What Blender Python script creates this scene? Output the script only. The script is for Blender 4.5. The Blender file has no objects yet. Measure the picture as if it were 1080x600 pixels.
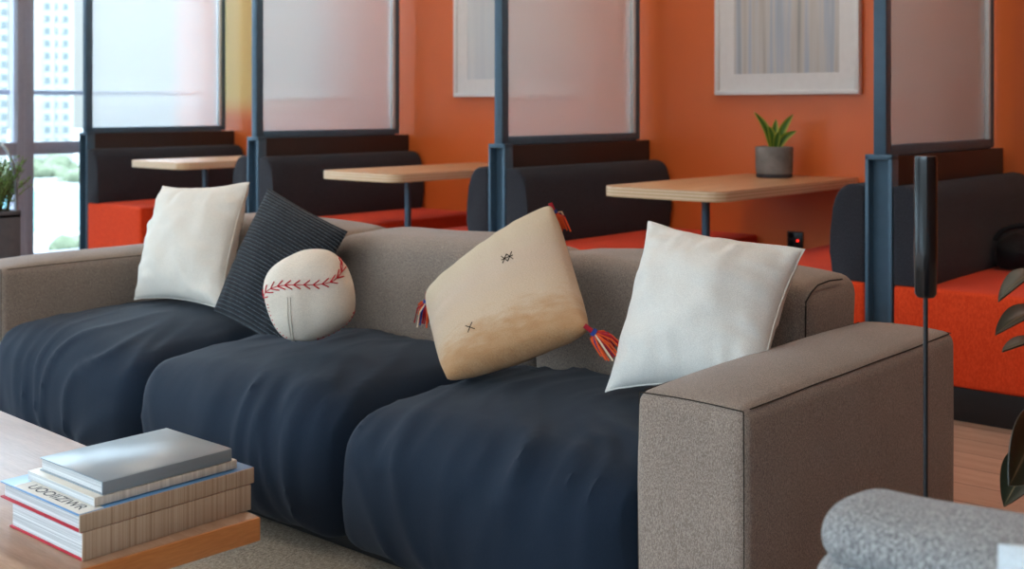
import bpy, bmesh, math, random
from mathutils import Vector, Matrix, noise
random.seed(7)
PI = math.pi
SC = bpy.context.scene
COL = SC.collection

# ------------------------------------------------------------------ helpers
def lin(r, g, b):
    def f(c):
        c /= 255.0
        return c / 12.92 if c <= 0.04045 else ((c + 0.055) / 1.055) ** 2.4
    return (f(r), f(g), f(b), 1.0)

class MB:
    """collects geometry in world coordinates and links it as ONE mesh object"""
    def __init__(self):
        self.bm = bmesh.new()
        self.uv = self.bm.loops.layers.uv.new('UVMap')
    def merge(self, other, mi=0):
        for f in other.faces:
            f.material_index = mi
        me = bpy.data.meshes.new('tmp')
        other.to_mesh(me); other.free()
        self.bm.from_mesh(me)
        bpy.data.meshes.remove(me)
        return self
    def box(self, x0, x1, y0, y1, z0, z1, bev=0.0, seg=2, mi=0, mat=None):
        b = bmesh.new(); b.loops.layers.uv.new('UVMap')
        bmesh.ops.create_cube(b, size=1.0)
        for v in b.verts:
            v.co = Vector((x0 + (v.co.x + .5) * (x1 - x0), y0 + (v.co.y + .5) * (y1 - y0), z0 + (v.co.z + .5) * (z1 - z0)))
        if bev > 0:
            bmesh.ops.bevel(b, geom=list(b.edges), offset=bev, segments=seg, affect='EDGES', profile=0.5)
        if mat is not None:
            bmesh.ops.transform(b, matrix=mat, verts=b.verts)
        return self.merge(b, mi)
    def tube(self, pts, r, n=8, mi=0, closed=False, r2=None):
        b = bmesh.new(); b.loops.layers.uv.new('UVMap')
        pts = [Vector(p) for p in pts]
        N = len(pts); rings = []
        up = Vector((0, 0, 1))
        for i, p in enumerate(pts):
            if closed:
                t = pts[(i + 1) % N] - pts[i - 1]
            else:
                t = pts[min(i + 1, N - 1)] - pts[max(i - 1, 0)]
            t.normalize()
            a = up if abs(t.dot(up)) < .95 else Vector((1, 0, 0))
            u = t.cross(a).normalized(); w = t.cross(u).normalized()
            rr = r if r2 is None else r + (r2 - r) * i / max(1, N - 1)
            rings.append([b.verts.new(p + (u * math.cos(2 * PI * k / n) + w * math.sin(2 * PI * k / n)) * rr) for k in range(n)])
        M = N if closed else N - 1
        for i in range(M):
            A, B = rings[i], rings[(i + 1) % N]
            for k in range(n):
                b.faces.new((A[k], A[(k + 1) % n], B[(k + 1) % n], B[k]))
        if not closed:
            b.faces.new(rings[0][::-1]); b.faces.new(rings[-1])
        bmesh.ops.recalc_face_normals(b, faces=b.faces)
        return self.merge(b, mi)
    def lathe(self, prof, c, n=32, mi=0, ring=False):
        b = bmesh.new(); b.loops.layers.uv.new('UVMap')
        rings = []
        for r, z in prof:
            rings.append([b.verts.new((c[0] + r * math.cos(2 * PI * k / n), c[1] + r * math.sin(2 * PI * k / n), c[2] + z)) for k in range(n)])
        for i in range(len(rings) - 1):
            A, B = rings[i], rings[i + 1]
            for k in range(n):
                b.faces.new((A[k], A[(k + 1) % n], B[(k + 1) % n], B[k]))
        if ring:
            for k in range(n):
                b.faces.new((rings[-1][k], rings[-1][(k + 1) % n], rings[0][(k + 1) % n], rings[0][k]))
        else:
            b.faces.new(rings[0][::-1]); b.faces.new(rings[-1])
        bmesh.ops.remove_doubles(b, verts=b.verts, dist=1e-7)
        bmesh.ops.recalc_face_normals(b, faces=b.faces)
        return self.merge(b, mi)
    def prism_y(self, prof, y0, y1, mi=0, bev=0.0):
        """profile in XZ extruded along Y"""
        b = bmesh.new(); b.loops.layers.uv.new('UVMap')
        A = [b.verts.new((x, y0, z)) for x, z in prof]
        B = [b.verts.new((x, y1, z)) for x, z in prof]
        n = len(prof)
        fa = b.faces.new(A[::-1]); fb = b.faces.new(B)
        for k in range(n):
            b.faces.new((A[k], A[(k + 1) % n], B[(k + 1) % n], B[k]))
        if bev:
            es = list(fa.edges) + list(fb.edges)
            bmesh.ops.bevel(b, geom=es, offset=bev, segments=3, affect='EDGES', profile=0.5)
        bmesh.ops.recalc_face_normals(b, faces=b.faces)
        return self.merge(b, mi)
    def prism_z(self, prof, z0, z1, mi=0, bev=0.0):
        b = bmesh.new(); b.loops.layers.uv.new('UVMap')
        A = [b.verts.new((x, y, z0)) for x, y in prof]
        B = [b.verts.new((x, y, z1)) for x, y in prof]
        n = len(prof)
        fa = b.faces.new(A[::-1]); fb = b.faces.new(B)
        for k in range(n):
            b.faces.new((A[k], A[(k + 1) % n], B[(k + 1) % n], B[k]))
        if bev:
            bmesh.ops.bevel(b, geom=list(fa.edges) + list(fb.edges), offset=bev, segments=2, affect='EDGES', profile=0.5)
        bmesh.ops.recalc_face_normals(b, faces=b.faces)
        return self.merge(b, mi)
    def soft(self, x0, x1, y0, y1, z0, z1, r, fn=None, step=.03, mi=0, mat=None):
        """rounded box on a fine grid; fn(u,v,w,co) returns an offset (u,v,w in -1..1)"""
        b = bmesh.new(); b.loops.layers.uv.new('UVMap')
        c = Vector(((x0 + x1) / 2, (y0 + y1) / 2, (z0 + z1) / 2))
        h = Vector(((x1 - x0) / 2, (y1 - y0) / 2, (z1 - z0) / 2))
        if not hasattr(r, '__len__'):
            r = (r, r, r)
        r = Vector([min(r[i], h[i] * .999) for i in range(3)])
        cache = {}
        def coords(i):
            n1 = max(2, int((h[i] - r[i]) * 2 / step)); m = 5
            s = [-h[i] + r[i] * (1 - math.cos(PI / 2 * k / m)) * 1.0 for k in range(m)]
            mid = [-(h[i] - r[i]) + 2 * (h[i] - r[i]) * k / n1 for k in range(n1 + 1)]
            return s + mid + [-q for q in s[::-1]]
        G = [coords(i) for i in range(3)]
        def vert(p):
            key = tuple(round(q, 5) for q in p)
            if key in cache:
                return cache[key]
            inner = Vector([max(-(h[i] - r[i]), min(h[i] - r[i], p[i])) for i in range(3)])
            d = Vector([(p[i] - inner[i]) / r[i] for i in range(3)])
            if d.length > 1e-9:
                d.normalize()
            q = inner + Vector([d[i] * r[i] for i in range(3)])
            if fn:
                q = q + Vector(fn(q.x / h.x, q.y / h.y, q.z / h.z, q + c))
            v = b.verts.new(q + c)
            cache[key] = v
            return v
        for ax in range(3):
            i, j = [(1, 2), (2, 0), (0, 1)][ax]
            for s in (-1, 1):
                for a in range(len(G[i]) - 1):
                    for e in range(len(G[j]) - 1):
                        vs = []
                        for (aa, ee) in ((a, e), (a + 1, e), (a + 1, e + 1), (a, e + 1)):
                            p = [0, 0, 0]; p[ax] = s * h[ax]; p[i] = G[i][aa]; p[j] = G[j][ee]
                            vs.append(vert(p))
                        if len(set(vs)) < 3:
                            continue
                        vs2 = []
                        for v in vs:
                            if v not in vs2: vs2.append(v)
                        try:
                            b.faces.new(vs2 if s > 0 else vs2[::-1])
                        except ValueError:
                            pass
        bmesh.ops.remove_doubles(b, verts=b.verts, dist=1e-5)
        bmesh.ops.recalc_face_normals(b, faces=b.faces)
        if mat is not None:
            bmesh.ops.transform(b, matrix=mat, verts=b.verts)
        return self.merge(b, mi)
    def build(self, name, mats, parent=None, smooth=True, ang=40):
        me = bpy.data.meshes.new(name)
        base = world_base(parent) if parent else Vector((0, 0, 0))
        if parent:
            bmesh.ops.translate(self.bm, vec=-base, verts=self.bm.verts)
        self.bm.to_mesh(me); self.bm.free()
        if not isinstance(mats, (list, tuple)):
            mats = [mats]
        for m in mats:
            me.materials.append(m)
        if smooth:
            me.shade_smooth()
            me.set_sharp_from_angle(angle=math.radians(ang))
        o = bpy.data.objects.new(name, me)
        COL.objects.link(o)
        if parent:
            o.parent = parent
        return o

def world_base(o):
    v = Vector((0, 0, 0))
    while o is not None:
        v = v + o.location
        o = o.parent
    return v

def tag(o, label=None, cat=None, group=None, kind=None):
    if label: o['label'] = label
    if cat: o['category'] = cat
    if group: o['group'] = group
    if kind: o['kind'] = kind
    return o

def thing(name, label, cat, loc, group=None):
    o = bpy.data.objects.new(name, None)
    o.empty_display_size = .05
    COL.objects.link(o); o.location = loc
    return tag(o, label, cat, group)

def copy_tree(o, parent=None):
    c = o.copy(); COL.objects.link(c)
    if parent: c.parent = parent
    for ch in list(o.children):
        copy_tree(ch, c)
    return c

# ------------------------------------------------------------------ materials
class NT:
    def __init__(self, name):
        self.m = bpy.data.materials.new(name); self.m.use_nodes = True
        self.t = self.m.node_tree; self.t.nodes.clear()
        self.out = self.n('ShaderNodeOutputMaterial')
    def n(self, typ, **kw):
        nd = self.t.nodes.new(typ)
        for k, v in kw.items():
            setattr(nd, k, v)
        return nd
    def l(self, a, b): self.t.links.new(a, b)
    def coord(self, kind='Object', scale=(1, 1, 1), rot=(0, 0, 0)):
        tc = self.n('ShaderNodeTexCoord'); mp = self.n('ShaderNodeMapping')
        mp.inputs['Scale'].default_value = scale; mp.inputs['Rotation'].default_value = rot
        self.l(tc.outputs[kind], mp.inputs['Vector'])
        return mp.outputs['Vector']
    def noise(self, vec, scale, detail=2, rough=.5):
        nd = self.n('ShaderNodeTexNoise'); nd.inputs['Scale'].default_value = scale
        nd.inputs['Detail'].default_value = detail; nd.inputs['Roughness'].default_value = rough
        self.l(vec, nd.inputs['Vector']); return nd.outputs['Fac']
    def ramp(self, fac, stops, interp='LINEAR'):
        nd = self.n('ShaderNodeValToRGB'); cr = nd.color_ramp; cr.interpolation = interp
        while len(cr.elements) < len(stops): cr.elements.new(.5)
        for e, (p, c) in zip(cr.elements, stops):
            e.position = p; e.color = c
        self.l(fac, nd.inputs['Fac']); return nd.outputs['Color']
    def mix(self, fac, a, b, mode='MIX'):
        nd = self.n('ShaderNodeMix', data_type='RGBA', blend_type=mode)
        for s, v in ((0, fac), (6, a), (7, b)):
            if hasattr(v, 'is_output'): self.l(v, nd.inputs[s])
            else: nd.inputs[s].default_value = v
        return nd.outputs[2]
    def bsdf(self, color, rough=.6, spec=.5, metal=0, sheen=0, bump=None, bstr=.2, bdist=.002, coat=0):
        p = self.n('ShaderNodeBsdfPrincipled')
        if hasattr(color, 'is_output'): self.l(color, p.inputs['Base Color'])
        else: p.inputs['Base Color'].default_value = color
        if hasattr(rough, 'is_output'): self.l(rough, p.inputs['Roughness'])
        else: p.inputs['Roughness'].default_value = rough
        p.inputs['Specular IOR Level'].default_value = spec
        p.inputs['Metallic'].default_value = metal
        p.inputs['Sheen Weight'].default_value = sheen
        p.inputs['Sheen Roughness'].default_value = .5
        p.inputs['Coat Weight'].default_value = coat
        if bump is not None:
            b = self.n('ShaderNodeBump'); b.inputs['Strength'].default_value = bstr; b.inputs['Distance'].default_value = bdist
            self.l(bump, b.inputs['Height']); self.l(b.outputs['Normal'], p.inputs['Normal'])
        self.l(p.outputs['BSDF'], self.out.inputs['Surface'])
        return self.m

def plain(name, col, rough=.6, spec=.5, metal=0, sheen=0, var=.12, scale=30, bstr=0.0, coat=0):
    t = NT(name)
    v = t.coord()
    f = t.noise(v, scale, 3)
    d = tuple(c * (1 - var) for c in col[:3]) + (1,)
    b = tuple(min(1, c * (1 + var)) for c in col[:3]) + (1,)
    c = t.ramp(f, [(.3, d), (.7, b)])
    return t.bsdf(c, rough, spec, metal, sheen, f if bstr else None, bstr, .003, coat)

def melange(name, c1, c2, scale=420, sheen=.15, soft=.12, big=.1):
    """woven melange wool: fine two-tone specks over a slow tone change"""
    t = NT(name)
    v = t.coord()
    f = t.noise(v, scale, 2, .7)
    g = t.noise(v, 6, 2)
    v2 = t.coord(scale=(1, 1, .35))
    h = t.noise(v2, scale * .8, 1)
    c = t.ramp(f, [(.5 - soft, c1), (.5 + soft, c2)])
    c3 = t.ramp(h, [(.42, c1), (.62, c2)])
    c = t.mix(.45, c, c3)
    sh = t.ramp(g, [(.3, (1 - big,) * 3 + (1,)), (.7, (1, 1, 1, 1))])
    c = t.mix(1.0, c, sh, 'MULTIPLY')
    return t.bsdf(c, .92, .15, 0, sheen, f, .45, .0012)

def cloth(name, col, sheen=.1, scale=500, crease=.25, creasescale=7, stretch=(1, 1, 1), rough=.85, spec=.2):
    t = NT(name)
    v = t.coord(); vs = t.coord(scale=stretch)
    f = t.noise(v, scale, 1)
    g = t.noise(vs, creasescale, 3, .55)
    d = tuple(c * .82 for c in col[:3]) + (1,)
    b = tuple(min(1, c * 1.1) for c in col[:3]) + (1,)
    c = t.ramp(f, [(.3, d), (.7, b)])
    hmix = t.mix(.96, f, g)
    return t.bsdf(c, rough, spec, 0, sheen, hmix, crease, .02)

def wood(name, c1, c2, c3, axis='X', rough=.45, spec=.5, scale=1.0, planks=None):
    t = NT(name)
    st = {'X': (.9, 9, 9), 'Y': (9, .9, 9)}[axis]
    v = t.coord(scale=tuple(s * scale for s in st))
    f = t.noise(v, 4, 5, .6)
    w = t.n('ShaderNodeTexWave'); w.bands_direction = 'Y' if axis == 'X' else 'X'
    w.inputs['Scale'].default_value = .8; w.inputs['Distortion'].default_value = 6; w.inputs['Detail'].default_value = 3
    t.l(v, w.inputs['Vector'])
    fine = t.noise(t.coord(scale=tuple(s * 6 * scale for s in st)), 6, 2)
    c = t.ramp(f, [(.3, c1), (.52, c2), (.75, c3)])
    c = t.mix(.25, c, t.ramp(w.outputs['Fac'], [(0, c1), (1, c3)]))
    c = t.mix(.3, c, t.ramp(fine, [(.35, c1), (.65, c3)]))
    if planks:
        bt = t.n('ShaderNodeTexBrick')
        bt.inputs['Scale'].default_value = 1; bt.inputs['Mortar Size'].default_value = .0025
        bt.inputs['Brick Width'].default_value = planks[0]; bt.inputs['Row Height'].default_value = planks[1]
        bt.inputs['Color1'].default_value = (1, 1, 1, 1); bt.inputs['Color2'].default_value = (.78, .76, .74, 1)
        bt.inputs['Mortar'].default_value = (.35, .3, .28, 1); bt.offset = .37
        t.l(t.coord(), bt.inputs['Vector'])
        c = t.mix(1, c, bt.outputs['Color'], 'MULTIPLY')
    return t.bsdf(c, rough, spec, bump=fine, bstr=.08, bdist=.001)

def emit(name, col, s):
    t = NT(name)
    e = t.n('ShaderNodeEmission'); e.inputs['Color'].default_value = col; e.inputs['Strength'].default_value = s
    t.l(e.outputs[0], t.out.inputs['Surface'])
    return t.m

M = {}
t = NT('orange_wall_yellow_patch')     # orange, blending softly to ochre yellow on the upper left end
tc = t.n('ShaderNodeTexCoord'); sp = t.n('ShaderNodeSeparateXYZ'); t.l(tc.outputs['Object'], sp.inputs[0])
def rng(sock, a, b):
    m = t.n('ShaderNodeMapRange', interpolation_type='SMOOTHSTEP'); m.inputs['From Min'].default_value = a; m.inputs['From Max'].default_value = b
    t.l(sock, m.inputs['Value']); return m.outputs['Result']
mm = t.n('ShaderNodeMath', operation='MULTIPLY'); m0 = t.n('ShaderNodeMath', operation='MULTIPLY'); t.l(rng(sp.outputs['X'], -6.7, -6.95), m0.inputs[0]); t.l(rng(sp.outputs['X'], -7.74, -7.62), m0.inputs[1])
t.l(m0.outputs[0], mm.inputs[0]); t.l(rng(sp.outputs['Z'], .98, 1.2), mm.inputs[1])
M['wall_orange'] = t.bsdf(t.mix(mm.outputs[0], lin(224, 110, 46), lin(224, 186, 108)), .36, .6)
M['wall_tan'] = plain('warm_brown_wall_paint', lin(150, 98, 66), .7, .3, var=.03, scale=3)
M['wall_white'] = plain('white_wall_paint', lin(225, 222, 216), .7, .3, var=.03, scale=3)
M['ceiling'] = plain('ceiling_paint', lin(232, 230, 226), .8, .2, var=.02, scale=3)
M['floor'] = wood('oak_floor_planks', lin(178, 138, 114), lin(198, 162, 138), lin(208, 176, 152), 'X', .38, .5, .6, planks=(1.6, .16))
M['coffee_top'] = wood('oak_coffee_table', lin(150, 112, 84), lin(172, 134, 106), lin(186, 150, 124), 'X', .34, .9, 1.0)
M['border'] = wood('orange_oak_border', lin(176, 104, 52), lin(200, 126, 68), lin(212, 142, 84), 'Y', .4, .5, 1.0)
M['table_top'] = wood('oak_booth_table', lin(186, 138, 96), lin(206, 160, 118), lin(222, 182, 140), 'Y', .35, .6, .8)
M['grey'] = melange('grey_melange_fabric', lin(106, 92, 82), lin(180, 162, 148), 800, .15, .13)
M['grey_seam'] = plain('dark_seam_thread', lin(58, 52, 48), .9, .1)
M['chair_wool'] = melange('light_grey_wool', lin(92, 92, 95), lin(190, 189, 187), 420, .2, .14, .05)
M['navy'] = cloth('navy_cotton', lin(24, 36, 51), .05, 600, .22, 5, (1.0, .45, .45))
M['bench_dark'] = melange('charcoal_bench_fabric', lin(34, 36, 42), lin(62, 64, 72), 500, .08)
M['bench_orange'] = melange('orange_bench_fabric', lin(214, 56, 22), lin(240, 84, 40), 300, .05, .2, .05)
M['plinth'] = plain('black_plinth_laminate', lin(26, 28, 32), .4, .5)
M['panel_dark'] = plain('dark_brown_panel', lin(44, 30, 28), .5, .4, var=.05)
M['steel'] = plain('blue_grey_painted_steel', lin(70, 98, 118), .42, .5, .25, var=.05)
M['edging'] = plain('pale_edging_finish', lin(220, 230, 236), .4, .5, .3, var=.03)
M['black_metal'] = plain('black_powder_coated_steel', lin(24, 26, 30), .4, .5, var=.05)
M['gloss_black'] = plain('glossy_black_lacquer', lin(16, 18, 22), .18, .6, var=.02)
M['mullion'] = plain('grey_window_profile', lin(142, 142, 156), .45, .5, var=.04)
M['white_pillow'] = cloth('off_white_linen', lin(226, 218, 206), .05, 700, .35, 9, (1, 1, 1))
M['white_pillow2'] = cloth('cool_white_linen', lin(226, 222, 214), .05, 700, .3, 8, (1, 1, 1))
M['ball_white'] = cloth('cream_baseball_cloth', lin(224, 212, 196), .04, 600, .1, 9)
M['red_thread'] = plain('red_thread', lin(190, 32, 44), .7, .2)
M['cream_thread'] = plain('cream_seam_tape', lin(214, 204, 190), .7, .2)
M['black_thread'] = plain('black_thread', lin(20, 20, 22), .9, .1)
M['white_frame'] = plain('white_lacquered_frame', lin(228, 230, 232), .35, .5, var=.02)
M['mat_board'] = plain('white_mat_board', lin(226, 228, 230), .6, .3, var=.02)
M['concrete'] = plain('grey_concrete_pot', lin(128, 126, 124), .8, .2, var=.25, scale=14, bstr=.2)
M['dark_band'] = plain('dark_pot_band', lin(56, 56, 62), .6, .3)
M['slate'] = plain('slate_grey_planter', lin(84, 84, 90), .6, .3, var=.1)
M['soil'] = plain('potting_soil', lin(44, 32, 24), .95, .1, var=.4, scale=90, bstr=.6)
M['chrome'] = plain('brushed_steel_tube', lin(150, 158, 165), .3, .5, .9)
M['bag'] = cloth('black_nylon', lin(18, 18, 21), .05, 400, .4, 12, rough=.6)
M['pale_cushion'] = cloth('pale_blue_white_cotton', lin(214, 224, 230), .05, 600, .1, 8)
M['outlet'] = plain('black_outlet_plastic', lin(22, 20, 20), .35, .5)
M['led'] = emit('red_indicator_led', lin(255, 40, 30), 1.2)
M['rubber'] = plain('black_rubber', lin(20, 20, 20), .8, .2)

t = NT('succulent_leaf_green'); tc = t.n('ShaderNodeTexCoord'); sp = t.n('ShaderNodeSeparateXYZ'); t.l(tc.outputs['UV'], sp.inputs[0])
M['succulent'] = t.bsdf(t.ramp(sp.outputs['X'], [(0, lin(176, 186, 70)), (.35, lin(74, 118, 40)), (.65, lin(60, 104, 36)), (1, lin(176, 186, 70))]), .45, .4)
t = NT('rubber_leaf'); tc = t.n('ShaderNodeTexCoord'); sp = t.n('ShaderNodeSeparateXYZ'); t.l(tc.outputs['UV'], sp.inputs[0])
M['rubber_leaf'] = t.bsdf(t.ramp(sp.outputs['X'], [(0, lin(34, 38, 26)), (.46, lin(38, 44, 28)), (.5, lin(120, 104, 76)), (.54, lin(38, 44, 28)), (1, lin(34, 38, 26))]), .42, .4)
M['stem'] = plain('green_brown_stem', lin(84, 78, 48), .7, .2)
M['herb'] = plain('grey_green_herb_leaf', lin(118, 160, 92), .6, .3, var=.35, scale=40)

# corduroy: ribs along the pillow's width
t = NT('black_corduroy')
tc = t.n('ShaderNodeTexCoord'); sp = t.n('ShaderNodeSeparateXYZ'); t.l(tc.outputs['UV'], sp.inputs[0])
mu = t.n('ShaderNodeMath', operation='MULTIPLY'); mu.inputs[1].default_value = 2 * PI * 36; t.l(sp.outputs['Y'], mu.inputs[0])
sn = t.n('ShaderNodeMath', operation='SINE'); t.l(mu.outputs[0], sn.inputs[0])
nz = t.noise(t.coord('UV', (90, 30, 1)), 3, 1)
c = t.ramp(sn.outputs[0], [(0, lin(14, 17, 22)), (.8, lin(19, 23, 30)), (.88, lin(32, 39, 48)), (1, lin(112, 124, 132))])
c = t.mix(t.ramp(nz, [(.42, (0, 0, 0, 1)), (.55, (1, 1, 1, 1))]), lin(24, 28, 36), c)
M['corduroy'] = t.bsdf(c, .9, .15, 0, .1, sn.outputs[0], .5, .004)

# kilim wool: beige weave, browner toward the bottom from dye and painted-in shading
t = NT('beige_kilim_wool')
tc = t.n('ShaderNodeTexCoord'); sp = t.n('ShaderNodeSeparateXYZ'); t.l(tc.outputs['UV'], sp.inputs[0])
nz = t.noise(t.coord('UV', (3, 9, 1)), 2.2, 4, .6)
ad = t.n('ShaderNodeMath', operation='MULTIPLY_ADD'); t.l(nz, ad.inputs[0]); ad.inputs[1].default_value = .34; t.l(sp.outputs['Y'], ad.inputs[2])
base = t.ramp(ad.outputs[0], [(.12, lin(186, 136, 92)), (.26, lin(200, 158, 118)), (.42, lin(216, 190, 162)), (.7, lin(212, 190, 168)), (1, lin(214, 196, 168))])
weave = t.noise(t.coord('UV', (110, 330, 1)), 1.0, 2)
c = t.mix(1, base, t.ramp(weave, [(.3, (.78, .76, .74, 1)), (.7, (1, 1, 1, 1))]), 'MULTIPLY')
M['kilim'] = t.bsdf(c, .95, .1, 0, .1, weave, .6, .003)
M['yarns'] = [plain('orange_yarn', lin(222, 88, 48), .9, .1), plain('blue_yarn', lin(52, 66, 128), .9, .1), plain('red_yarn', lin(168, 40, 52), .9, .1), plain('cream_yarn', lin(226, 200, 170), .9, .1)]

# print with soft vertical streaks
t = NT('streaked_grey_print')
f = t.noise(t.coord(scale=(9, 1, .25)), 2.3, 3, .5)
M['print'] = t.bsdf(t.ramp(f, [(.3, lin(160, 168, 174)), (.42, lin(176, 188, 202)), (.5, lin(200, 200, 200)), (.6, lin(192, 190, 187)), (.72, lin(160, 162, 164))]), .5, .3)
t = NT('pale_blue_print')
f = t.noise(t.coord(scale=(6, 1, .3)), 1.6, 2, .5)
M['print_pale'] = t.bsdf(t.ramp(f, [(.3, lin(196, 206, 214)), (.7, lin(214, 220, 224))]), .5, .3)

# book surfaces
t = NT('page_edges')
f = t.noise(t.coord(scale=(2, 2, 420)), 1.5, 2)
M['pages'] = t.bsdf(t.ramp(f, [(.35, lin(168, 168, 168)), (.65, lin(226, 226, 224))]), .85, .2)
def spine_mat(name, stops, sc):
    t = NT(name)
    f = t.noise(t.coord(scale=(.1, sc, .1)), 3, 3, .7)
    return t.bsdf(t.ramp(f, stops), .35, .5)
M['spine_tan'] = spine_mat('streaked_tan_spine', [(.3, lin(134, 104, 80)), (.45, lin(170, 142, 116)), (.55, lin(188, 166, 142)), (.7, lin(150, 122, 98))], 60)
M['spine_cream'] = spine_mat('streaked_cream_spine', [(.3, lin(170, 158, 144)), (.7, lin(222, 214, 200))], 28)
M['cover_red'] = plain('red_book_cloth', lin(176, 34, 52), .6, .3)
M['cover_blue'] = plain('blue_book_cover', lin(92, 140, 184), .3, .5, var=.1, scale=12)
M['cover_cream'] = plain('cream_book_cover', lin(226, 218, 204), .4, .4, var=.03)
M['cover_grey'] = plain('grey_book_cover', lin(128, 138, 144), .28, .55, var=.06, scale=5)
M['paper_white'] = plain('white_paper_strip', lin(232, 228, 220), .5, .3, var=.02)
M['ink'] = plain('dark_ink', lin(40, 46, 62), .6, .2)

# rug
t = NT('woven_grey_beige_rug')
f = t.noise(t.coord(scale=(160, 60, 1)), 1, 2); g = t.noise(t.coord(scale=(1, 1, 1)), 260, 1)
c = t.ramp(f, [(.3, lin(124, 112, 98)), (.7, lin(196, 182, 162))])
M['rug'] = t.bsdf(t.mix(.4, c, t.ramp(g, [(.35, lin(112, 102, 92)), (.65, lin(206, 192, 172))])), .95, .1, bump=f, bstr=.7, bdist=.006)

# ply edge striping under a table top
t = NT('ply_edge'); tc = t.n('ShaderNodeTexCoord'); sp = t.n('ShaderNodeSeparateXYZ'); t.l(tc.outputs['Object'], sp.inputs[0])
mu = t.n('ShaderNodeMath', operation='MULTIPLY'); mu.inputs[1].default_value = 2 * PI / .014; t.l(sp.outputs['Z'], mu.inputs[0])
sn = t.n('ShaderNodeMath', operation='SINE'); t.l(mu.outputs[0], sn.inputs[0])
M['ply'] = t.bsdf(t.ramp(sn.outputs[0], [(.2, lin(206, 176, 138)), (.8, lin(232, 210, 180))]), .45, .4)

# glass
def pane(name, tint, fac=None):
    t = NT(name)
    tr = t.n('ShaderNodeBsdfTransparent'); tr.inputs['Color'].default_value = tint
    gl = t.n('ShaderNodeBsdfGlossy'); gl.inputs['Roughness'].default_value = .02
    fr = t.n('ShaderNodeFresnel'); fr.inputs['IOR'].default_value = 1.45
    mx = t.n('ShaderNodeMixShader'); t.l(fr.outputs[0], mx.inputs[0]); t.l(tr.outputs[0], mx.inputs[1]); t.l(gl.outputs[0], mx.inputs[2])
    t.l(mx.outputs[0], t.out.inputs['Surface']); return t.m
M['pane'] = pane('clear_window_glass', (.93, .97, .98, 1))
t = NT('reeded_frosted_glass')
rf = t.n('ShaderNodeBsdfRefraction'); rf.inputs['Roughness'].default_value = .05; rf.inputs['IOR'].default_value = 1.4; rf.inputs['Color'].default_value = (1, 1, 1, 1)
tl = t.n('ShaderNodeBsdfTranslucent'); tl.inputs['Color'].default_value = (.95, .97, .98, 1)
df = t.n('ShaderNodeBsdfDiffuse'); df.inputs['Color'].default_value = (.92, .94, .95, 1)
gl = t.n('ShaderNodeBsdfGlossy'); gl.inputs['Roughness'].default_value = .15
m1 = t.n('ShaderNodeMixShader'); m1.inputs[0].default_value = .4; t.l(tl.outputs[0], m1.inputs[1]); t.l(df.outputs[0], m1.inputs[2])
m2 = t.n('ShaderNodeMixShader'); m2.inputs[0].default_value = .37; t.l(rf.outputs[0], m2.inputs[1]); t.l(m1.outputs[0], m2.inputs[2])
fr = t.n('ShaderNodeFresnel'); fr.inputs['IOR'].default_value = 1.4
m3 = t.n('ShaderNodeMixShader'); t.l(fr.outputs[0], m3.inputs[0]); t.l(m2.outputs[0], m3.inputs[1]); t.l(gl.outputs[0], m3.inputs[2])
t.l(m3.outputs[0], t.out.inputs['Surface'])
M['reeded'] = t.m

# outdoors
M['tower'] = plain('beige_tower_facade', lin(146, 146, 144), .8, .2, var=.05, scale=.3)
M['tower_glass'] = plain('tower_window_glass', lin(98, 104, 104), .6, .2, var=.2, scale=.2)
M['ground'] = plain('pale_paving', lin(118, 122, 122), .8, .2, var=.2, scale=.05)
M['pool'] = plain('turquoise_pool_water', lin(70, 132, 140), .3, .5, var=.15, scale=.05)
M['tree'] = plain('hazy_tree_foliage', lin(88, 94, 76), .9, .1, var=.35, scale=.35)
M['trunk'] = plain('tree_bark', lin(110, 100, 88), .9, .1)

# ------------------------------------------------------------------ camera
TH = math.radians(41.1); CH = 1.11
cam = bpy.data.cameras.new('camera'); camo = bpy.data.objects.new('camera', cam); COL.objects.link(camo)
camo.location = (0, 0, CH); camo.rotation_euler = (PI / 2, 0, TH)
cam.sensor_width = 36; cam.lens = 1260 / 1080 * 36
cam.shift_y = -(300 - 112) / 1080
cam.clip_start = .05; cam.clip_end = 2000
cam.dof.use_dof = True; cam.dof.focus_distance = 2.5; cam.dof.aperture_fstop = 5.0
SC.camera = camo
SC.view_settings.view_transform = 'Standard'; SC.view_settings.look = 'None'
SC.view_settings.gamma = 1; SC.view_settings.exposure = 1.25; SC.view_settings.use_curve_mapping = False

# ------------------------------------------------------------------ room
XW, XE, YN, YS, ZC = -7.9, 2.6, 5.42, -3.6, 2.8
def struct(name, mb, mat, **k):
    return tag(mb.build(name, mat, **k), kind='structure')
struct('floor', MB().box(XW - .3, XE + .2, YS - .2, YN + .2, -.2, 0), M['floor'])
struct('ceiling', MB().box(XW - .3, XE + .2, YS - .2, YN + .2, ZC, ZC + .2), M['ceiling'])
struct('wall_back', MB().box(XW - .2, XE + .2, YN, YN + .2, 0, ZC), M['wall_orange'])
struct('wall_right', MB().box(XE, XE + .2, YS - .2, YN, 0, ZC), M['wall_tan'])
# glazed front of the room, behind the camera
fx = [XW, -5.8, -3.7, -1.6, .5, XE]
for i in range(5):
    x0, x1 = fx[i], fx[i + 1]
    e = bpy.data.objects.new('window_%d' % (i + 5), None); COL.objects.link(e); e.location = (x0, YS, 0); tag(e, kind='structure')
    f = MB()
    f.box(x0, x0 + .1, YS - .12, YS, 0, ZC, .006)
    for z0, z1 in ((.776, .863), (0, .09), (ZC - .08, ZC)):
        f.box(x0 + .1, x1, YS - .1, YS - .01, z0, z1, .005)
    f.build('window_frame', M['mullion'], e)
    for z0, z1 in ((.09, .776), (.863, ZC - .08)):
        MB().box(x0 + .1, x1, YS - .062, YS - .05, z0, z1).build('glass_pane', M['pane'], e)
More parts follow.
